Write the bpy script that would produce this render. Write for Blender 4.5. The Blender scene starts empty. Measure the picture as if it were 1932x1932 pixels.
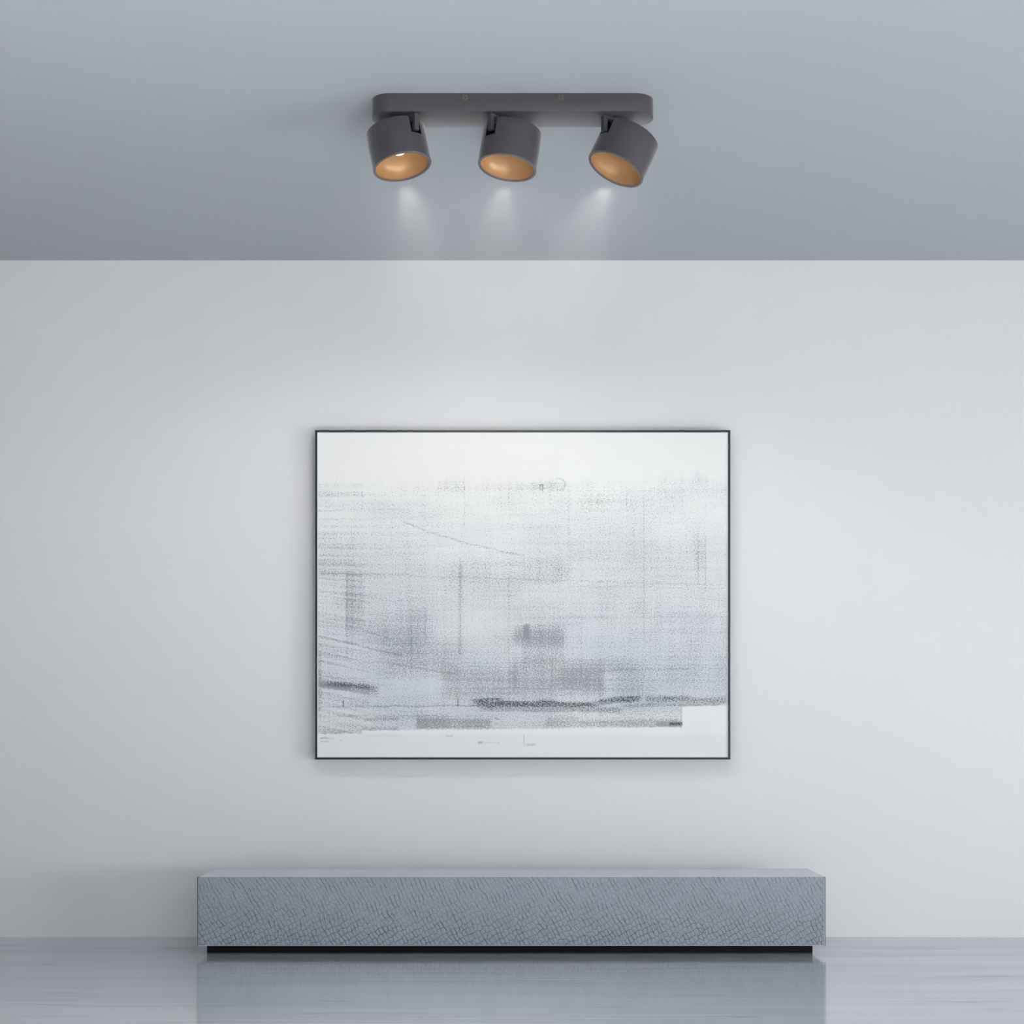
import bpy, bmesh, math
import numpy as np
from mathutils import Vector, Matrix

scene = bpy.context.scene
col = scene.collection

# ------------------------------------------------------------------ camera
FPX = 2800.0                 # focal length in pixels of the 1932 px frame
CAM_D, CAM_H = 5.92, 0.846   # distance from the far wall, height above floor
VPX, VPY = 966.0, 1368.0     # pixel of the straight-ahead direction
cam_data = bpy.data.cameras.new('camera')
cam_data.sensor_width = 36.0
cam_data.lens = FPX / 1932.0 * 36.0
cam_data.shift_y = (VPY - 966.0) / 1932.0
cam_data.clip_start = 0.05
cam = bpy.data.objects.new('camera', cam_data)
cam.location = (0, -CAM_D, CAM_H)
cam.rotation_euler = (math.pi / 2, 0, 0)
col.objects.link(cam)
scene.camera = cam

# ------------------------------------------------------------------ exposure, world, lights
scene.view_settings.view_transform = 'Standard'
scene.view_settings.look = 'None'
scene.view_settings.gamma = 1.0
scene.view_settings.use_curve_mapping = False
scene.view_settings.exposure = -0.18
scene.cycles.volume_bounces = 0
scene.cycles.max_bounces = 10
scene.cycles.diffuse_bounces = 6
scene.cycles.glossy_bounces = 4

world = bpy.data.worlds.new('World')
scene.world = world
world.use_nodes = True
world.node_tree.nodes['Background'].inputs[0].default_value = (0.8, 0.86, 0.95, 1)
world.node_tree.nodes['Background'].inputs[1].default_value = 0.3

ROOM_L, ROOM_R, ROOM_B, ROOM_H = -3.2, 4.4, -6.5, 2.7
SY0, SY1, SZ0, SZ1 = -4.8, -2.4, 0.06, 0.85  # low opening added in the unseen right wall, to brighten the right side
WX0, WX1, WZ0, WZ1 = 0.4, 3.6, 0.5, 2.3          # window in the wall behind the camera


def area_light(name, loc, rot, sx, sy, power, color):
    ld = bpy.data.lights.new(name, 'AREA')
    ld.shape = 'RECTANGLE'
    ld.size, ld.size_y = sx, sy
    ld.energy = power
    ld.color = color
    o = bpy.data.objects.new(name, ld)
    o.location = loc
    o.rotation_euler = rot
    col.objects.link(o)
    return o


area_light('window_daylight', ((WX0 + WX1) / 2, ROOM_B - 0.04, (WZ0 + WZ1) / 2),
           (math.pi / 2, 0, 0), WX1 - WX0, WZ1 - WZ0, 37, (1.0, 0.985, 0.965))
area_light('added_side_light', (ROOM_R + 0.24, (SY0 + SY1) / 2, (SZ0 + SZ1) / 2 + 0.08),
           Vector((-1.0, 0.0, -0.42)).to_track_quat('-Z', 'Y').to_euler(), SY1 - SY0, SZ1 - SZ0, 165, (0.955, 0.975, 1.0))  # added light, tilted down, for the left-to-right gradient
sun_data = bpy.data.lights.new('added_sun', 'SUN')
sun_data.energy = 72.0  # added: lights a floor patch out of view that bounces onto the ceiling
sun_data.angle = math.radians(1.0)
sun_data.color = (1.0, 0.985, 0.96)
added_sun = bpy.data.objects.new('added_sun', sun_data)
added_sun.location = (5, -12, 6)
added_sun.rotation_euler = Vector((-0.95, 1.0, -0.90)).to_track_quat('-Z', 'Y').to_euler()
col.objects.link(added_sun)
FLOOD_W, BEAM_W = 12.0, 78.0
HAZE_DENSITY = 0.058


# ------------------------------------------------------------------ small node language
class NT:
    def __init__(self, name):
        self.m = bpy.data.materials.new(name)
        self.m.use_nodes = True
        self.t = self.m.node_tree
        self.t.nodes.clear()
        self.out = self.t.nodes.new('ShaderNodeOutputMaterial')

    def node(self, kind, **kw):
        n = self.t.nodes.new(kind)
        for k, v in kw.items():
            setattr(n, k, v)
        return n

    def put(self, sock, v):
        if isinstance(v, V):
            self.t.links.new(v.s, sock)
        elif isinstance(v, bpy.types.NodeSocket):
            self.t.links.new(v, sock)
        else:
            sock.default_value = v

    def math(self, op, *a, clamp=False):
        n = self.node('ShaderNodeMath', operation=op, use_clamp=clamp)
        for i, v in enumerate(a):
            self.put(n.inputs[i], v)
        return V(self, n.outputs[0])

    def step(self, x, a, b):
        """smooth 0..1 while x runs from a to b"""
        n = self.node('ShaderNodeMapRange', interpolation_type='SMOOTHSTEP')
        self.put(n.inputs[0], x)
        if a > b:
            n.inputs[1].default_value, n.inputs[2].default_value = b, a
            n.inputs[3].default_value, n.inputs[4].default_value = 1, 0
        else:
            n.inputs[1].default_value, n.inputs[2].default_value = a, b
        return V(self, n.outputs[0])

    def vec(self, x, y, z=0.0):
        n = self.node('ShaderNodeCombineXYZ')
        for i, v in enumerate((x, y, z)):
            self.put(n.inputs[i], v)
        return n.outputs[0]

    def noise(self, vec, scale=1.0, detail=2.0, rough=0.5, dist=0.0):
        n = self.node('ShaderNodeTexNoise')
        self.put(n.inputs['Vector'], vec)
        n.inputs['Scale'].default_value = scale
        n.inputs['Detail'].default_value = detail
        n.inputs['Roughness'].default_value = rough
        n.inputs['Distortion'].default_value = dist
        return V(self, n.outputs['Fac'])

    def mix(self, f, a, b):
        n = self.node('ShaderNodeMix', data_type='RGBA')
        self.put(n.inputs[0], f)
        self.put(n.inputs[6], a)
        self.put(n.inputs[7], b)
        return n.outputs[2]

    def bump(self, h, strength, dist):
        n = self.node('ShaderNodeBump')
        self.put(n.inputs['Height'], h)
        n.inputs['Strength'].default_value = strength
        n.inputs['Distance'].default_value = dist
        return n.outputs[0]

    def objxyz(self):
        tc = self.node('ShaderNodeTexCoord')
        sp = self.node('ShaderNodeSeparateXYZ')
        self.t.links.new(tc.outputs['Object'], sp.inputs[0])
        return [V(self, sp.outputs[i]) for i in range(3)]

    def principled(self, **kw):
        n = self.node('ShaderNodeBsdfPrincipled')
        for k, v in kw.items():
            self.put(n.inputs[k.replace('_', ' ')], v)
        self.t.links.new(n.outputs[0], self.out.inputs[0])
        return n


class V:
    def __init__(self, nt, s):
        self.nt, self.s = nt, s

    def __add__(self, o): return self.nt.math('ADD', self, o)
    __radd__ = __add__
    def __sub__(self, o): return self.nt.math('SUBTRACT', self, o)
    def __rsub__(self, o): return self.nt.math('SUBTRACT', o, self)
    def __mul__(self, o): return self.nt.math('MULTIPLY', self, o)
    __rmul__ = __mul__
    def __truediv__(self, o): return self.nt.math('DIVIDE', self, o)
    def abs(self): return self.nt.math('ABSOLUTE', self)
    def max(self, o): return self.nt.math('MAXIMUM', self, o)
    def clamp(self): return self.nt.math('ADD', self, 0.0, clamp=True)


def paint(name, color, var=0.02, scale=3.0, bump=0.0):
    """matte painted plaster with very faint tone variation"""
    nt = NT(name)
    tc = nt.node('ShaderNodeTexCoord')
    f = nt.noise(tc.outputs['Object'], scale, 3)
    c0 = tuple(c * (1 - var) for c in color) + (1,)
    c1 = tuple(min(1, c * (1 + var)) for c in color) + (1,)
    kw = dict(Base_Color=nt.mix(f, c0, c1), Roughness=0.75)
    if bump:
        kw['Normal'] = nt.bump(nt.noise(tc.outputs['Object'], 260, 3), bump, 0.001)
    nt.principled(**kw)
    return nt.m


def plain(name, color, rough=0.5, metal=0.0, spec=0.5, grain=0.0, emit=None, es=0.0, coat=0.0, sheen=0.0):
    nt = NT(name)
    tc = nt.node('ShaderNodeTexCoord')
    g = nt.noise(tc.outputs['Object'], 900, 2)
    c0 = tuple(c * (1 - grain) for c in color) + (1,)
    c1 = tuple(min(1, c * (1 + grain)) for c in color) + (1,)
    p = nt.principled(Base_Color=nt.mix(g, c0, c1), Roughness=rough, Metallic=metal)
    p.inputs['Specular IOR Level'].default_value = spec
    p.inputs['Coat Weight'].default_value = coat
    p.inputs['Sheen Weight'].default_value = sheen
    p.inputs['Sheen Roughness'].default_value = 0.35
    if emit:
        p.inputs['Emission Color'].default_value = tuple(emit) + (1,)
        p.inputs['Emission Strength'].default_value = es
    return nt.m


# ------------------------------------------------------------------ mesh helpers
def link(name, bm, mats, parent=None, smooth=None, bevel=0.0):
    me = bpy.data.meshes.new(name)
    bmesh.ops.recalc_face_normals(bm, faces=bm.faces)
    bm.to_mesh(me)
    bm.free()
    for m in (mats if isinstance(mats, (list, tuple)) else [mats]):
        me.materials.append(m)
    o = bpy.data.objects.new(name, me)
    col.objects.link(o)
    if parent:
        o.parent = parent
    if smooth:
        me.polygons.foreach_set('use_smooth', [True] * len(me.polygons))
        me.set_sharp_from_angle(angle=math.radians(smooth))
    if bevel:
        b = o.modifiers.new('bevel', 'BEVEL')
        b.width = bevel
        b.segments = 2
        b.limit_method = 'ANGLE'
    return o


def box(bm, x0, x1, y0, y1, z0, z1, mat=0, mtx=None):
    vs = [bm.verts.new(((x0, x1)[i & 1], (y0, y1)[(i >> 1) & 1], (z0, z1)[i >> 2])) for i in range(8)]
    for q in ((0, 2, 3, 1), (4, 5, 7, 6), (0, 1, 5, 4), (2, 6, 7, 3), (0, 4, 6, 2), (1, 3, 7, 5)):
        f = bm.faces.new([vs[i] for i in q])
        f.material_index = mat
    if mtx:
        bmesh.ops.transform(bm, matrix=mtx, verts=vs)
    return vs


def lathe(bm, prof, seg=96, mat=0, skip=None, cap0=False, cap1=False):
    rings = []
    for r, z in prof:
        rings.append([bm.verts.new((r * math.cos(2 * math.pi * k / seg), r * math.sin(2 * math.pi * k / seg), z))
                      for k in range(seg)])
    for i in range(len(prof) - 1):
        for k in range(seg):
            if skip and skip(i, k):
                continue
            f = bm.faces.new((rings[i][k], rings[i][(k + 1) % seg], rings[i + 1][(k + 1) % seg], rings[i + 1][k]))
            f.material_index = mat
    if cap0:
        bm.faces.new(rings[0]).material_index = mat
    if cap1:
        bm.faces.new(rings[-1]).material_index = mat
    return rings


def empty(name, loc):
    o = bpy.data.objects.new(name, None)
    o.location = loc
    o.empty_display_size = 0.1
    col.objects.link(o)
    return o


def structure(o):
    o['kind'] = 'structure'
    return o


# ------------------------------------------------------------------ the room
M_wall = paint('wall_paint', (0.80, 0.80, 0.805), 0.012, 0.9, 0.03)
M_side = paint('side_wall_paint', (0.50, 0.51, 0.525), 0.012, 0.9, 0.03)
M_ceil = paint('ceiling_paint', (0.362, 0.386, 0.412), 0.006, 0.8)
M_frame_white = plain('window_paint', (0.8, 0.8, 0.8), 0.4)


def floor_material():
    nt = NT('streaked_stone_floor')
    x, y, z = nt.objxyz()
    wob = nt.noise(nt.vec(x * 0.9, y * 2.2), 1.0, 2) - 0.5
    yy = y + wob * 0.10
    broad = nt.noise(nt.vec(x * 0.45, yy * 7.0), 1.0, 4, 0.6)
    fine = nt.noise(nt.vec(x * 0.8, yy * 30.0, 3.1), 1.0, 3, 0.55)
    vein = 1.0 - nt.step((nt.noise(nt.vec(x * 0.42, yy * 9.0, 7.7), 1.0, 1, 0.4) - 0.5).abs(), 0.0, 0.016)
    vmask = nt.step(nt.noise(nt.vec(x * 1.1, yy * 5.0, 11.0), 1.0, 2), 0.42, 0.62)
    vein2 = 1.0 - nt.step((nt.noise(nt.vec(x * 0.5, yy * 16.0, 1.7), 1.0, 1, 0.4) - 0.47).abs(), 0.0, 0.02)
    tone = (broad - 0.5) * 0.62 + (fine - 0.5) * 0.32 + 0.60 - vein * vmask * 0.36 - vein2 * (1.0 - vmask) * 0.24
    slab = nt.step(x, -0.0395, -0.0385) * 0.05
    c = nt.mix((tone + slab).clamp(), (0.29, 0.315, 0.35, 1), (0.66, 0.675, 0.70, 1))
    joint = (1.0 - nt.step((x + 0.039).abs(), 0.0004, 0.0012))
    c = nt.mix(joint * 0.25, c, (0.3, 0.32, 0.35, 1))
    h = (broad * 0.6 + fine * 0.5) - vein * vmask * 0.3
    bmp = nt.bump(h, 0.25, 0.0022)
    dif = nt.node('ShaderNodeBsdfDiffuse')
    nt.put(dif.inputs['Color'], c)
    nt.put(dif.inputs['Normal'], bmp)
    glo = nt.node('ShaderNodeBsdfGlossy')
    gl = nt.mix((tone * 1.5 - 0.35 + slab * 1.5).clamp(), (0.68, 0.705, 0.74, 1), (1.0, 1.0, 1.0, 1))
    nt.put(glo.inputs['Color'], gl)
    nt.put(glo.inputs['Roughness'], 0.085 + fine * 0.05)
    nt.put(glo.inputs['Normal'], bmp)
    mx = nt.node('ShaderNodeMixShader')
    mx.inputs[0].default_value = 0.66
    nt.t.links.new(dif.outputs[0], mx.inputs[1])
    nt.t.links.new(glo.outputs[0], mx.inputs[2])
    nt.t.links.new(mx.outputs[0], nt.out.inputs[0])
    return nt.m


T = 0.15
bm = bmesh.new(); box(bm, ROOM_L - T, ROOM_R + T, ROOM_B - T, T, -0.12, 0)
structure(link('floor', bm, floor_material()))
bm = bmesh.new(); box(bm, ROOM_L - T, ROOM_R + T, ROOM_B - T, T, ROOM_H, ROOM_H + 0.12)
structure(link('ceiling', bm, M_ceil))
bm = bmesh.new(); box(bm, ROOM_L, ROOM_R, 0, T, 0, ROOM_H)
structure(link('wall_far', bm, M_wall))
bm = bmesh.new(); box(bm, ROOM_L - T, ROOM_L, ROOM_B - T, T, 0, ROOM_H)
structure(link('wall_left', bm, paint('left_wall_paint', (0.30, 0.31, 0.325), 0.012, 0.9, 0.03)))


def holed_wall(name, axis, a0, a1, t0, t1, h0, h1, v0, v1):
    bm = bmesh.new()
    for (p0, p1, q0, q1) in ((a0, h0, 0, ROOM_H), (h1, a1, 0, ROOM_H), (h0, h1, 0, v0), (h0, h1, v1, ROOM_H)):
        if axis == 'x':
            box(bm, p0, p1, t0, t1, q0, q1)
        else:
            box(bm, t0, t1, p0, p1, q0, q1)
    structure(link(name, bm, M_side))


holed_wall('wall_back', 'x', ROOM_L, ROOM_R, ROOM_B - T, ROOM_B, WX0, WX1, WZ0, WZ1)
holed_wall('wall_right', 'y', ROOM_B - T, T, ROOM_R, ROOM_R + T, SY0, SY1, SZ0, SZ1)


def window(name, axis, a0, a1, t, z0, z1):
    bm = bmesh.new()
    w, d = 0.05, 0.03
    mid = (a0 + a1) / 2
    for (p0, p1, q0, q1) in ((a0, a0 + w, z0, z1), (a1 - w, a1, z0, z1), (a0 + w, a1 - w, z0, z0 + w),
                             (a0 + w, a1 - w, z1 - w, z1), (mid - w / 2, mid + w / 2, z0 + w, z1 - w)):
        if axis == 'x':
            box(bm, p0, p1, t - d, t + d, q0, q1)
        else:
            box(bm, t - d, t + d, p0, p1, q0, q1)
    structure(link(name, bm, M_frame_white))


window('window_1', 'x', WX0, WX1, ROOM_B - 0.10, WZ0, WZ1)
window('added_side_window', 'y', SY0, SY1, ROOM_R + 0.10, SZ0, SZ1)  # added frame around the made-up opening, out of view


# ------------------------------------------------------------------ low sideboard
def leather_material():
    nt = NT('crackled_grey_leather')
    x, y, z = nt.objxyz()
    w1 = nt.noise(nt.vec(x * 3.2, z * 5.0), 1.0, 2) - 0.5
    w2 = nt.noise(nt.vec(x * 22.0, z * 22.0, 4.0), 1.0, 2) - 0.5
    # cracks run steeply from upper left to lower right
    u = x * 0.88 + z * 0.47 + w1 * 0.045 + w2 * 0.006
    v = x * 0.47 - z * 0.88 + w1 * 0.02 + w2 * 0.008
    vo = nt.node('ShaderNodeTexVoronoi', voronoi_dimensions='2D', feature='DISTANCE_TO_EDGE')
    nt.put(vo.inputs['Vector'], nt.vec(u * 68.0, v * 46.0))
    vo.inputs['Scale'].default_value = 1.0
    vo.inputs['Randomness'].default_value = 0.5
    edge = V(nt, vo.outputs[0])
    fr = nt.math('PINGPONG', u * 68.0 + w2 * 0.9, 0.5)
    longc = 1.0 - nt.step(fr, 0.0, 0.14)
    brk = nt.step(nt.noise(nt.vec(u * 30.0, v * 22.0, 6.0), 1.0, 2), 0.42, 0.58)
    lower = nt.step(z, 0.22, 0.06)
    vfac = 1.0 - nt.step(edge, 0.0, 0.10)
    patch = nt.noise(nt.vec(x * 14.0, z * 20.0, 9.0), 1.0, 3)
    cr = (vfac * (0.20 + lower * 0.60) * (0.3 + patch * 1.2) + longc * brk * 0.72 * (0.6 + patch * 0.6)).clamp()
    tone = nt.noise(nt.vec(x * 90.0, z * 90.0, 1.0), 1.0, 3) * 0.6 + nt.noise(nt.vec(x * 2.0, z * 5.0), 1.0, 2) * 0.4
    base = nt.mix(tone, (0.225, 0.255, 0.29, 1), (0.37, 0.41, 0.45, 1))
    c = nt.mix(cr, base, (0.05, 0.055, 0.063, 1))
    h = nt.step(edge, 0.0, 0.3) * 0.4 - longc * brk * 0.6 + nt.noise(nt.vec(u * 150, v * 70), 1.0, 2) * 0.5
    nt.principled(Base_Color=c, Roughness=0.42, Normal=nt.bump(h, 0.55, 0.0022))
    return nt.m


SF, SB = 512.0, 487.0                                   # px per metre at the front and the back of the top
yF, yB = -CAM_D + FPX / SF, -CAM_D + FPX / SB
X0, X1 = (372 - VPX) / SF, (1557.5 - VPX) / SF
Z0, Z1 = CAM_H - (1784.5 - VPY) / SF, CAM_H - (1654.5 - VPY) / SF
yK = yF + 0.05
M_leather = leather_material()
M_edge = plain('dark_edge', (0.10, 0.11, 0.13), 0.4)
M_top = plain('pale_lacquer', (0.52, 0.55, 0.59), 0.2, 0, 0.6, 0.01)
M_carcass = plain('grey_lacquer', (0.42, 0.45, 0.49), 0.35)
M_black = plain('black_plinth', (0.006, 0.007, 0.010), 0.6, 0, 0.15)
sb = empty('sideboard', ((X0 + X1) / 2, (yF + yB) / 2, 0))
sb['label'] = 'long low sideboard with crackled grey leather front and black recessed plinth, standing on the floor'
sb['category'] = 'sideboard'
OFF = Vector(sb.location)


def sbox(name, mat, x0, x1, y0, y1, z0, z1, bev=0.0, parent=sb):
    bm = bmesh.new()
    box(bm, x0 - OFF.x, x1 - OFF.x, y0 - OFF.y, y1 - OFF.y, z0, z1)
    return link(name, bm, mat, parent, bevel=bev)


sbox('carcass', M_carcass, X0 + 0.004, X1 - 0.004, yF + 0.014, yB, Z0 + 0.002, Z1 - 0.006, 0.001)
fp = sbox('front_panel', M_leather, X0 + 0.003, X1 - 0.006, yF, yF + 0.014, Z0 + 0.003, Z1, 0.0008)
bm = bmesh.new()
box(bm, X0 - OFF.x, X0 + 0.003 - OFF.x, yF - OFF.y, yF + 0.014 - OFF.y, Z0, Z1)
link('edge_trim', bm, M_edge, sb)
bm = bmesh.new()
box(bm, X1 - 0.003 - OFF.x, X1 - OFF.x, yF - OFF.y, yF + 0.014 - OFF.y, Z0, Z1)
link('edge_trim', bm, M_edge, sb)
bm = bmesh.new()
box(bm, X1 - 0.006 - OFF.x, X1 - 0.003 - OFF.x, yF - 0.001 - OFF.y, yF + 0.013 - OFF.y, Z0 + 0.003, Z1 - 0.001)
link('edge_strip', bm, M_carcass, sb)
bm = bmesh.new()
box(bm, X0 + 0.003 - OFF.x, X1 - 0.003 - OFF.x, yF + 0.001 - OFF.y, yF + 0.014 - OFF.y, Z0, Z0 + 0.003)
link('bottom_trim', bm, M_carcass, sb)
# top slab, set in a little, back corners clipped by nothing: a plain thin slab with soft edges
sbox('top_panel', M_top, X0 + 0.011, X1 - 0.011, yF + 0.0005, yB, Z1 - 0.004, Z1 + 0.004, 0.0015)
sk = FPX / (yK + CAM_D)
sbox('plinth', M_black, (390.5 - VPX) / sk, (1533 - VPX) / sk, yK, yB - 0.03, 0, Z0 + 0.002)


# ------------------------------------------------------------------ framed painting
PT = 0.06                                                # frame depth
SP = FPX / (CAM_D - PT)
PX0, PX1, PY0, PY1 = 594.5, 1378.0, 811.5, 1433.0
fx0, fx1 = (PX0 - VPX) / SP, (PX1 - VPX) / SP
fz1, fz0 = CAM_H + (VPY - PY0) / SP, CAM_H + (VPY - PY1) / SP
pic = empty('framed_painting', ((fx0 + fx1) / 2, 0, (fz0 + fz1) / 2))
pic['label'] = 'large abstract grey and white painting in a thin black frame hung on the wall'
pic['category'] = 'painting'
PO = Vector(pic.location)
M_fr = plain('black_frame', (0.022, 0.025, 0.036), 0.35, 0.0, 0.5)
bm = bmesh.new()
fw = 4.2 / SP


def pbox(bm, x0, x1, y0, y1, z0, z1):
    box(bm, x0 - PO.x, x1 - PO.x, y0, y1, z0 - PO.z, z1 - PO.z)


pbox(bm, fx0, fx0 + fw, -PT, -0.001, fz0, fz1)
pbox(bm, fx1 - fw, fx1, -PT, -0.001, fz0, fz1)
pbox(bm, fx0 + fw, fx1 - fw, -PT, -0.001, fz0, fz0 + fw)
pbox(bm, fx0 + fw, fx1 - fw, -PT, -0.001, fz1 - fw, fz1)
link('frame', bm, M_fr, pic)


def painting_fields(U, W):
    """the layout of the print, in units of 2.1 mm: printed field, tone of the wash, grain density, solid ink, scribble"""
    rs = np.random.RandomState(4)

    def step(x, a, b):
        t = np.clip((x - a) / (b - a), 0, 1)
        return t * t * (3 - 2 * t)

    def n1(c, scale, seed):
        r = np.random.RandomState(seed).rand(4096)
        x = c / scale + 200.0
        i = np.floor(x).astype(int)
        f = x - i
        f = f * f * (3 - 2 * f)
        return r[i % 4096] * (1 - f) + r[(i + 1) % 4096] * f

    def n2(cx, cy, sx, sy, seed):
        r = np.random.RandomState(seed).rand(256, 256)
        x, y = cx / sx + 50.0, cy / sy + 50.0
        i, j = np.floor(x).astype(int), np.floor(y).astype(int)
        f, g = x - i, y - j
        f, g = f * f * (3 - 2 * f), g * g * (3 - 2 * g)
        i0, i1, j0, j1 = i % 256, (i + 1) % 256, j % 256, (j + 1) % 256
        return (r[i0, j0] * (1 - f) + r[i1, j0] * f) * (1 - g) + (r[i0, j1] * (1 - f) + r[i1, j1] * f) * g

    def rect(u0, u1, w0, w1, s=6.0, sw=None, slope=0.0):
        sw = s if sw is None else sw
        w = W - (U - u0) * slope
        return step(U, u0 - s, u0 + s) * (1 - step(U, u1 - s, u1 + s)) * step(w, w0 - sw, w0 + sw) * (1 - step(w, w1 - sw, w1 + sw))

    n_lo = n2(U, W, 150, 70, 1) * 0.6 + n2(U, W, 60, 40, 2) * 0.4
    n_mid = n2(U, W, 40, 14, 3) * 0.6 + n2(U, W, 16, 7, 4) * 0.4
    sH = n2(U, W, 160, 3.2, 5) * 0.6 + n2(U, W, 60, 2.2, 6) * 0.4
    sV = n2(U, W, 4.0, 130, 7) * 0.6 + n2(U, W, 9.0, 60, 8) * 0.4
    jag = n1(U, 30, 9) * 16 + n1(U, 5, 10) * 12 + step(U, 1080, 1110) * 12 - step(U, 1300, 1370) * 14
    body = step(W + jag, 912, 945 - 10 * step(U, 760, 700)) * 0.9 + step(W + jag, 910, 916) * 0.1
    lowjag = (n1(U, 3.0, 11) - 0.5) * 2.0
    WL = W + lowjag
    lim = np.where(U < 683, 1384.0, np.where(U < 1288, 1378.0 - (U - 683) * 0.010, 1333.0 - (U - 1288) * 0.03))
    lowedge = 1 - step(WL, lim - 1.5, lim + 1.5)
    field = body * lowedge
    wash = field * (0.10 + step(W, 900, 1120) * 0.45 + step(W, 1080, 1330) * 0.25 + (n_lo - 0.5) * 0.5 + (n_mid - 0.5) * 0.25)
    wash = wash * (1 - rect(596, 700, 1338, 1386, 4) * 0.4)
    wash = wash * (1 - rect(1060, 1300, 1341, 1390, 30, 4) * 0.6)
    wash = wash + step(W, 1380, 1395) * 0.20
    d = 0.225 + (n_lo - 0.5) * 0.16 + (sH - 0.5) * 0.16 + (sV - 0.5) * 0.12 + step(W, 930, 1300) * 0.10
    P = [  # u0 u1 w0 w1 soft softw slope amount
        (652, 688, 1078, 1190, 5, 24, 0, .12), (652, 656, 1080, 1245, 1.5, 6, 0, .16),
        (864, 873, 1060, 1235, 4, 10, 0, .16), (800, 806, 1140, 1210, 3, 10, 0, .11),
        (700, 800, 1150, 1230, 22, 24, 0, .10), (730, 860, 1205, 1275, 25, 14, 0, .13),
        (968, 1066, 1186, 1214, 7, 13, 0, .22), (988, 998, 1178, 1204, 2.5, 5, 0, .40),
        (985, 1065, 1205, 1250, 5, 12, 0, .13), (965, 1138, 1246, 1300, 9, 18, 0, .22), (1050, 1138, 1262, 1292, 5, 10, .05, .10),
        (835, 975, 1258, 1318, 10, 14, 0, .16), (975, 1140, 1290, 1322, 10, 8, 0, .12),
        (1140, 1215, 1245, 1310, 12, 14, 0, .09), (840, 1070, 1050, 1110, 30, 16, 0, .09),
        (1045, 1075, 1065, 1092, 6, 6, 0, .09), (1310, 1330, 1010, 1085, 4, 12, 0, .10),
        (1190, 1220, 1130, 1160, 14, 8, 0, .10), (1295, 1322, 1205, 1290, 4, 18, 0, .07),
        (600, 712, 1282, 1296, 8, 3.5, .13, .30), (600, 660, 1290, 1300, 8, 3, .05, .22),
        (596, 606, 1220, 1350, 1.5, 30, 0, .16), (595, 960, 1350, 1353, 20, 2, 0, .10),
        (786, 925, 1356, 1375, 4, 3, 0, .25), (688, 752, 1354, 1360, 4, 2, 0, .22),
        (684, 752, 1372, 1379, 3, 2, 0, .20), (786, 850, 1345, 1376, 3, 8, 0, .10),
        (1030, 1095, 1352, 1372, 5, 5, 0, .18), (1095, 1285, 1358, 1372, 8, 3, 0, .20),
        (1238, 1288, 1362, 1370, 3, 2, 0, .28), (740, 1120, 902, 930, 14, 7, 0, .09), (1120, 1300, 925, 950, 20, 8, 0, .06), (975, 1066, 1175, 1195, 8, 6, 0, .06),
        (975, 1066, 908, 925, 8, 5, 0, .10), (826, 876, 900, 935, 4, 8, 0, .08),
        (1100, 1140, 930, 965, 14, 8, 0, .07), (600, 716, 1335, 1378, 4, 3, 0, -.04),
        (820, 970, 1140, 1200, 35, 20, 0, -.07), (1085, 1180, 1170, 1230, 20, 20, 0, -.06),
        (720, 830, 1280, 1315, 25, 10, 0, -.10), (1330, 1372, 940, 1100, 16, 40, 0, -.05),
    ]
    for (a, b, c, e, s, sw, sl, amt) in P:
        d = d + rect(a, b, c, e, s, sw, sl) * amt

    def line(u0, u1, w0, slope, width, amt, sag=0.0, soft=10.0):
        t = U - u0
        w = W - (t * slope + w0) - t * t * sag + (n1(U, 25, int(w0)) - 0.5) * 2.5
        return (1 - step(np.abs(w), width * 0.3, width * 1.5)) * step(U, u0 - soft, u0 + soft) * (1 - step(U, u1 - soft, u1 + soft)) * amt
    L = [
        (596, 760, 962, -.01, 1.6, .16, 0), (760, 985, 983, .42, 2.0, .22, -.00062), (600, 770, 1083, .0, 1.6, .14, 0),
        (770, 1370, 1086, .03, 1.6, .10, 0), (596, 760, 1200, .22, 1.8, .20, 0), (596, 740, 1178, .10, 1.4, .14, 0.0006),
        (596, 740, 1245, .13, 1.6, .15, .0003), (596, 712, 1275, .20, 1.6, .18, 0), (596, 690, 1215, .14, 1.4, .14, 0),
        (700, 900, 1332, .0, 1.4, .30, 0), (880, 950, 1000, .01, 1.2, .10, 0), (1075, 1370, 1106, .012, 1.4, .12, 0),
        (980, 1370, 1166, -.01, 1.6, .10, 0), (1130, 1300, 1265, -.01, 1.6, .12, 0), (600, 690, 1333, .01, 1.2, .20, 0),
        (890, 1068, 997, -.02, 1.6, .09, 0), (1080, 1270, 1040, -.02, 1.8, .06, 0), (700, 860, 1246, .16, 1.8, .13, 0),
    ]
    for l in L:
        d = d + line(*l)
    comb = n1(W - (U - 596.0) * step(W, 1000, 1250) * 0.22, 3.6, 21)
    d = d + (comb - 0.5) * (1 - step(U, 640, 760)) * 0.26
    rng_v = [(683, 905, 960), (664, 1080, 1240), (945, 905, 965), (960, 900, 945), (1073, 915, 1010), (1128, 925, 965),
             (1215, 925, 1210), (1318, 1000, 1110), (1331, 1010, 1110), (758, 900, 945), (876, 900, 990), (868, 1045, 1240),
             (776, 1180, 1290), (1042, 1240, 1300), (1097, 1180, 1280), (960, 1085, 1190), (960, 1190, 1320), (1182, 918, 960)]
    for (u, a, b) in rng_v:
        d = d + rect(u - 0.8, u + 0.8, a, b, 1.2, 6) * 0.16

    def stroke(u0, u1, w0, slope, width, amt, ends=14.0, sag=0.0):
        t = U - u0
        w = W - (t * slope + w0) - t * t * sag + (n_mid - 0.5) * width * 0.9
        return (1 - step(np.abs(w), width * 0.25, width)) * step(U, u0 - ends * .2, u0 + ends) * (1 - step(U, u1 - ends, u1 + ends * .2)) * amt
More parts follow.
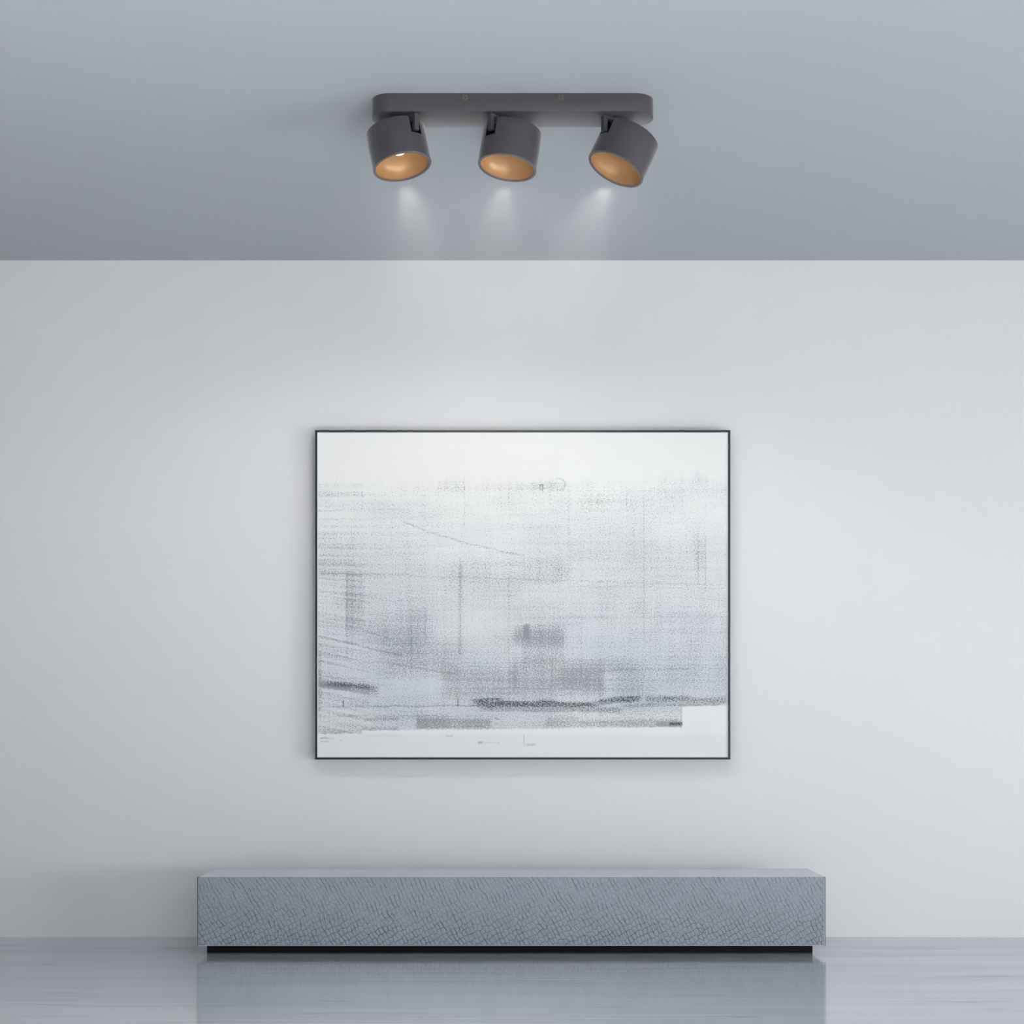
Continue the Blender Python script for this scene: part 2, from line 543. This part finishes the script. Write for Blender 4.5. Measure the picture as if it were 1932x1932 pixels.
    S = [
        (885, 1140, 1328, .008, 9.0, .92, 30, 0), (885, 950, 1322, -.05, 3.5, .62, 12, 0), (985, 998, 1328, 0, 9, .75, 3, 0),
        (1120, 1215, 1326, -.08, 8.0, .70, 20, 0), (1155, 1212, 1318, -.05, 4.0, .60, 10, 0),
        (1248, 1275, 1318, .0, 5.5, .70, 6, 0), (1215, 1375, 1320, .0, 10.5, .48, 10, 0),
        (900, 1180, 1336, .02, 8.5, .46, 16, 0), (1170, 1370, 1332, -.02, 5.0, .36, 16, 0),
        (604, 712, 1287, .10, 7.0, .34, 30, 0), (932, 942, 1355, .3, 2.0, .65, 2, 0),
        (1262, 1290, 1365, 0, 4.0, .45, 3, 0),
    ]
    st = np.zeros_like(U)
    for s in S:
        st = np.maximum(st, stroke(*s)) + 0.25 * np.minimum(st, stroke(*s))
    ink = rect(646.3, 648.3, 1321, 1333, 0.9, 1.5) * 0.85 + rect(863, 865, 1318, 1332, 1.0, 2) * 0.7
    ink = ink + rect(1017, 1026, 914, 916, 1, 1) * 0.5 + rect(1018, 1020, 915, 925, .9, 1.5) * 0.45 + rect(1023, 1025, 915, 927, .9, 1.5) * 0.5
    rr = np.sqrt(((U - 1052.0) * 0.75) ** 2 + (W - 913.0) ** 2)
    ink = ink + (1 - step(np.abs(rr - 11.0), 0.4, 1.8)) * step(U, 1046, 1056) * 0.22
    ink = ink + rect(988.3, 989.7, 1386.5, 1405.5, 0.8, 1) * 0.36 + rect(989, 992, 1405.2, 1406.2, .8, .8) * 0.25
    scr = rect(994, 1010, 1403, 1407, 1, .8) * 0.55 + rect(902, 910, 1399, 1403.4, 1, .8) * 0.75 + rect(912, 935, 1400, 1402, 1, .8) * 0.3
    scr = scr + rect(938, 942, 1400.5, 1402.5, .8, .8) * 0.6 + rect(842, 855, 1388, 1389.5, 1, .8) * 0.8
    for (a, b, c) in ((603, 618, 1392), (622, 645, 1384), (603, 630, 1393), (603, 620, 1399), (604, 616, 1384), (640, 645, 1397)):
        scr = scr + rect(a, b, c - 1.2, c + 1.2, 1, .8) * 0.4
    scr = scr + rect(690, 760, 1384, 1390, 8, 2) * 0.12 + rect(1300, 1345, 1360, 1400, 12, 12) * 0.06
    return field, np.clip(wash, 0, 1), d, np.clip(st, 0, 1), np.clip(ink, 0, 1), np.clip(scr, 0, 1)


def painting_material():
    nt = NT('abstract_print')
    X, Y, Z = nt.objxyz()
    U, W = X * SP, Z * (-SP)

    def attr(name):
        return V(nt, nt.node('ShaderNodeAttribute', attribute_name=name).outputs['Fac'])
    field, wash, d, st, ink0, scr = [attr(k) for k in PAINT_ATTRS]
    n_hi = nt.noise(nt.vec(U * 0.36, W * 0.42, 2.0), 1.0, 2, 0.7)
    n_sm = nt.noise(nt.vec(U * 0.75, W * 0.75, 5.0), 1.0, 1, 0.5)
    grain = nt.step(n_hi + d * 0.62, 0.63, 0.96) * field
    brk = nt.step(n_hi, 0.38, 0.56) * 0.6 + 0.4
    ink = grain * 0.62 + st * brk + ink0 + scr * nt.step(n_sm, 0.42, 0.56)
    c = nt.mix((wash * 0.85).clamp(), (0.86, 0.86, 0.84, 1), (0.56, 0.605, 0.65, 1))
    c = nt.mix((nt.step(n_hi, 0.42, 0.28) * field * 0.6).clamp(), c, (0.84, 0.86, 0.88, 1))
    c = nt.mix(ink.clamp(), c, (0.045, 0.055, 0.07, 1))
    nt.principled(Base_Color=c, Roughness=0.6)
    return nt.m


PAINT_ATTRS = ('printed_field', 'wash_tone', 'grain_density', 'brush_stroke', 'solid_ink', 'scribble')


def canvas_mesh(x0, x1, y0, y1, z0, z1, step_px=1.6):
    """a stretched canvas: a fine front face that carries the layout of the print, and its sides and back"""
    nx, nz = int((x1 - x0) * SP / step_px), int((z1 - z0) * SP / step_px)
    xs, zs = np.linspace(x0, x1, nx + 1), np.linspace(z0, z1, nz + 1)
    gx, gz = np.meshgrid(xs, zs)
    n = gx.size
    co = np.empty((n + 4, 3))
    co[:n, 0], co[:n, 1], co[:n, 2] = gx.ravel() - PO.x, y0, gz.ravel() - PO.z
    co[n:] = [(x - PO.x, y1, z - PO.z) for x, z in ((x0, z0), (x1, z0), (x1, z1), (x0, z1))]
    i = (np.arange(nz)[:, None] * (nx + 1) + np.arange(nx)[None]).ravel()
    quads = np.stack([i, i + 1, i + nx + 2, i + nx + 1], 1).tolist()
    b = [n, n + 1, n + 2, n + 3]
    bottom, top = list(range(nx + 1)), [nz * (nx + 1) + k for k in range(nx + 1)]
    left, right = [k * (nx + 1) for k in range(nz + 1)], [k * (nx + 1) + nx for k in range(nz + 1)]
    faces = quads + [b[::-1][::1], bottom[::-1] + [b[0], b[1]], top + [b[2], b[3]], left + [b[3], b[0]], right[::-1] + [b[1], b[2]]]
    me = bpy.data.meshes.new('canvas')
    me.from_pydata(co.tolist(), [], faces)
    U = (gx.ravel() * SP) + VPX
    W = VPY - (gz.ravel() - CAM_H) * SP
    for nm, val in zip(PAINT_ATTRS, painting_fields(U, W)):
        at = me.attributes.new(nm, 'FLOAT', 'POINT')
        full = np.zeros(n + 4, dtype=np.float32)
        full[:n] = val
        at.data.foreach_set('value', full)
    me.materials.append(painting_material())
    o = bpy.data.objects.new('canvas', me)
    col.objects.link(o)
    o.parent = pic


canvas_mesh(fx0 + fw + 0.001, fx1 - fw - 0.001, -PT + 0.006, -PT + 0.022, fz0 + fw + 0.001, fz1 - fw - 0.001)
M_white = plain('white_slip', (0.85, 0.85, 0.86), 0.4)
bm = bmesh.new()
g = 0.0022
a0, a1, b0, b1 = fx0 + fw, fx1 - fw, fz0 + fw, fz1 - fw
pbox(bm, a0, a0 + g, -PT + 0.002, -PT + 0.006, b0, b1)
pbox(bm, a1 - g, a1, -PT + 0.002, -PT + 0.006, b0, b1)
pbox(bm, a0 + g, a1 - g, -PT + 0.002, -PT + 0.006, b0, b0 + g)
pbox(bm, a0 + g, a1 - g, -PT + 0.002, -PT + 0.006, b1 - g, b1)
link('inner_slip', bm, M_white, pic)


# ------------------------------------------------------------------ ceiling spotlight bar
M_body = plain('graphite_powder_coat', (0.082, 0.073, 0.082), 0.40, 0.35, 0.5, 0.10, sheen=0.6)
M_dark = plain('black_slot', (0.006, 0.006, 0.007), 0.7, 0, 0.2)
M_brk = plain('dark_bracket', (0.075, 0.073, 0.080), 0.40, 0.3)
M_gold = plain('warm_gold_reflector', (0.385, 0.215, 0.095), 0.42, 0.25, 0.5, 0.0, (0.80, 0.40, 0.15), 0.06)  # weak emission stands in for bulb light falling on the gold
M_rim = plain('graphite_rim', (0.11, 0.10, 0.112), 0.35, 0.4)
M_bulb = plain('lit_bulb', (0.9, 0.9, 0.9), 0.3, 0, 0.5, 0, (1.0, 0.95, 0.86), 1.3)
M_screw = plain('screw_steel', (0.13, 0.125, 0.105), 0.5, 0.3)

SM = 634.5
yC = -CAM_D + FPX / SM
LX = (967.0 - VPX) / SM
lamp = empty('ceiling_spotlight', (LX, yC, ROOM_H))
lamp['label'] = 'dark grey ceiling light bar with three round tilting spot heads, gold inside'
lamp['category'] = 'ceiling light'
LO = Vector(lamp.location)
yf, yb = -CAM_D + FPX / 643.0, -CAM_D + FPX / 626.0
half_d = (yb - yf) / 2
half_l = (1232.5 - 701.5) / 2 / SM
ph = 0.053


def stadium(bm, hl, hd, z0, z1, n=28, bev=0.0025, rr=None):
    rr = rr or hd * 0.98
    def ring(z, off):
        pts = []
        r = rr - off
        for cx, cy, a0 in ((hl - rr, hd - rr, 0), (-(hl - rr), hd - rr, 90), (-(hl - rr), -(hd - rr), 180), (hl - rr, -(hd - rr), 270)):
            for k in range(n + 1):
                a = math.radians(a0 + 90.0 * k / n)
                pts.append(bm.verts.new((cx + r * math.cos(a), cy + r * math.sin(a), z)))
        return pts
    rs = [ring(z0, bev), ring(z0 + bev * 0.3, bev * 0.3), ring(z0 + bev, 0), ring(z1, 0)]
    m = len(rs[0])
    for i in range(3):
        for k in range(m):
            bm.faces.new((rs[i][k], rs[i][(k + 1) % m], rs[i + 1][(k + 1) % m], rs[i + 1][k]))
    bm.faces.new(rs[0])
    bm.faces.new(rs[-1])


bm = bmesh.new()
stadium(bm, half_l, half_d, -ph, 0.0)
link('mounting_plate', bm, M_body, lamp, smooth=35)

for px in (877.5, 1058.5):
    bm = bmesh.new()
    lathe(bm, [(0.0034, 0.0004), (0.0036, 0.0016), (0.0070, 0.0020), (0.0082, 0.001), (0.0084, -0.002)], 32, cap0=True)
    for f in bm.faces:
        if len(f.verts) > 4:
            f.material_index = 1
    s = link('screw', bm, [M_screw, M_dark], lamp, smooth=40)
    s.rotation_euler = (math.pi / 2, 0, 0)
    s.location = ((px - VPX) / 643.0 - LO.x, yf - LO.y, CAM_H + (VPY - 184.0) / 643.0 - LO.z)

R, HH = 0.0885, 0.113
SEG = 120


def head(top_px, bot_px, fwd, prong, swivel_px, bulb_drop, bar=None):
    """top_px/bot_px: where the axis ends lie; fwd: lean towards the room; prong: direction of the front prong"""
    tx, tz = (top_px[0] - VPX) / SM, CAM_H + (VPY - top_px[1]) / SM
    bx, bz = (bot_px[0] - VPX) / SM, CAM_H + (VPY - bot_px[1]) / SM
    top = Vector((tx, yC + 0.004, tz)) - LO
    axis = Vector((bx - tx, -fwd * HH, bz - tz)).normalized()
    zl = -axis
    pa = Vector((prong[0], prong[1], 0)).normalized()
    xl = (pa - zl * pa.dot(zl)).normalized()
    yl = zl.cross(xl)
    M = Matrix((xl, yl, zl)).transposed().to_4x4()
    M.translation = top
    # housing with a slot at the prong sides (local +X and -X)
    bm = bmesh.new()
    slot_h, wseg = 0.050, 4
    prof = [(0.002, 0.0), (R * 0.72, 0.0), (R - 0.0025, 0.0), (R - 0.0007, -0.0007), (R, -0.0025), (R, -slot_h), (R, -HH + 0.0015),
            (R - 0.0012, -HH), (R - 0.0045, -HH)]

    def skip(i, k):
        kk = min(k, SEG - 1 - k) if k != 0 else 0
        near0 = (k < wseg) or (k >= SEG - wseg)
        nearp = abs(k + 0.5 - SEG / 2) < wseg
        return (near0 or nearp) and 1 <= i <= 4
    lathe(bm, prof, SEG, 0, skip, cap0=True)
    hw = R * math.sin(2 * math.pi * wseg / SEG) + 0.0004
    for sgn in (1, -1):
        x0, x1 = sgn * (R * 0.72 - 0.001), sgn * (R * 0.985)
        zt, zb = -0.0004, -slot_h - 0.0008
        vs = {}
        for a, xx in (('i', x0), ('o', x1)):
            for b, yy in (('l', -hw), ('r', hw)):
                for c_, zz in (('t', zt), ('b', zb)):
                    vs[a + b + c_] = bm.verts.new((xx, yy, zz))
        for q in (('ilt', 'irt', 'irb', 'ilb'), ('ilt', 'ilb', 'olb', 'olt'), ('irt', 'ort', 'orb', 'irb'), ('ilb', 'irb', 'orb', 'olb')):
            bm.faces.new([vs[k] for k in q]).material_index = 1
    h = link('spot_head', bm, [M_body, M_dark], lamp, smooth=35)
    h.matrix_local = M
    # rim, reflector, bulb ride on the head
    bm = bmesh.new()
    lathe(bm, [(R - 0.0045, -HH), (R - 0.0052, -HH - 0.0006), (R - 0.0084, -HH + 0.0002), (R - 0.0088, -HH + 0.004)], SEG)
    link('rim', bm, M_rim, h, smooth=40)
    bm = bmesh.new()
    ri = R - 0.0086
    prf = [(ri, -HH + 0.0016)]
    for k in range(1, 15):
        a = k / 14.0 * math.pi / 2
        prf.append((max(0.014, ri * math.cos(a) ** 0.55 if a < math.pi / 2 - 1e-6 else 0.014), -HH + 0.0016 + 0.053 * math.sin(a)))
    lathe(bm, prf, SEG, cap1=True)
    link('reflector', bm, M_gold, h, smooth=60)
    bm = bmesh.new()
    zt = -HH + 0.0545
    lathe(bm, [(0.010, zt), (0.013, zt - bulb_drop * 0.5), (0.015, zt - bulb_drop + 0.001), (0.012, zt - bulb_drop), (0.002, zt - bulb_drop - 0.001)],
          48, cap0=True, cap1=True)
    link('bulb', bm, M_bulb, h, smooth=60)
    # yoke: swivel disc, cross bar, two prongs (does not tilt with the head)
    sw = Vector(((swivel_px - VPX) / SM, yC, CAM_H)) - LO
    ctr = top + axis * 0.028                      # pivot point on the head's axis
    bm = bmesh.new()
    zp = -ph
    rings = lathe(bm, [(0.034, zp + 0.001), (0.034, zp - 0.009), (0.031, zp - 0.011)], 48, cap0=True, cap1=True)
    for rg in rings:
        for v in rg:
            v.co.x += sw.x
            v.co.y += ctr.y
    link('swivel', bm, M_brk, lamp, smooth=40)
    ang = math.atan2(pa.y, pa.x)
    Mz = Matrix.Translation((ctr.x, ctr.y, 0)) @ Matrix.Rotation(ang, 4, 'Z')
    bm = bmesh.new()
    zt_ = zp - 0.008
    w2 = 0.0085
    ro = R + 0.0035
    xe = -ro if bar is None else ro - bar
    box(bm, xe, ro, -w2, w2, zt_ - 0.010, zt_ - 0.0005, 0, Mz)
    box(bm, ro - 0.013, ro, -w2, w2, zt_ - 0.048, zt_ - 0.0101, 0, Mz)
    box(bm, xe, xe + 0.012, -w2, w2, zt_ - (0.048 if bar is None else 0.026), zt_ - 0.0101, 0, Mz)
    link('bracket', bm, M_brk, lamp, bevel=0.0012)
    # its light
    mouth = LO + top + axis * (HH + 0.012)
    for nm, power, size, blend, aim, rad in (
            ('spot_flood', FLOOD_W, 164, 0.35, Vector((axis.x * 0.6, 0.05, -1)), 0.0),
            ('spot_beam', BEAM_W * (0.6 if abs(top_px[0] - 967) < 9 else 1.0), 58, 1.0, axis, 0.0)):
        ld = bpy.data.lights.new(nm, 'SPOT')
        ld.energy = power
        ld.spot_size = math.radians(size)
        ld.spot_blend = blend
        ld.shadow_soft_size = rad
        ld.color = (1.0, 0.985, 0.95)
        lo = bpy.data.objects.new(nm, ld)
        lo.location = mouth
        lo.rotation_euler = aim.to_track_quat('-Z', 'Y').to_euler()
        col.objects.link(lo)


head((745.5, 247), (760, 319), 0.10, (0.061, -0.063), 763, 0.0115)
head((967.5, 248), (957, 317.5), 0.09, (-0.061, -0.063), 947, 0.004)
head((1191, 257), (1161, 321.5), 0.10, (-0.073, -0.049), 1168, 0.004, 0.118)

# ------------------------------------------------------------------ thin haze around the light bar
nt = NT('thin_haze')
x, y, z = nt.objxyz()
z2 = z - 0.28
r2 = nt.math('SQRT', x * x * 1.3 + y * y * 2.0 + z2 * z2 * 0.9)
dens = nt.step(r2, 0.90, 0.20) * HAZE_DENSITY
vs = nt.node('ShaderNodeVolumeScatter')
vs.inputs['Color'].default_value = (0.95, 0.97, 1.0, 1)
nt.put(vs.inputs['Density'], dens)
nt.t.links.new(vs.outputs[0], nt.out.inputs['Volume'])
bm = bmesh.new()
box(bm, -0.9, 0.9, -0.9, 0.9, -1.0, 0.385)
hz = link('haze', bm, nt.m)
hz.location = (0, yC + 0.1, 2.05)
hz['kind'] = 'stuff'
hz['label'] = 'thin haze in the air below the light bar, lit by its beams'
hz['category'] = 'haze'
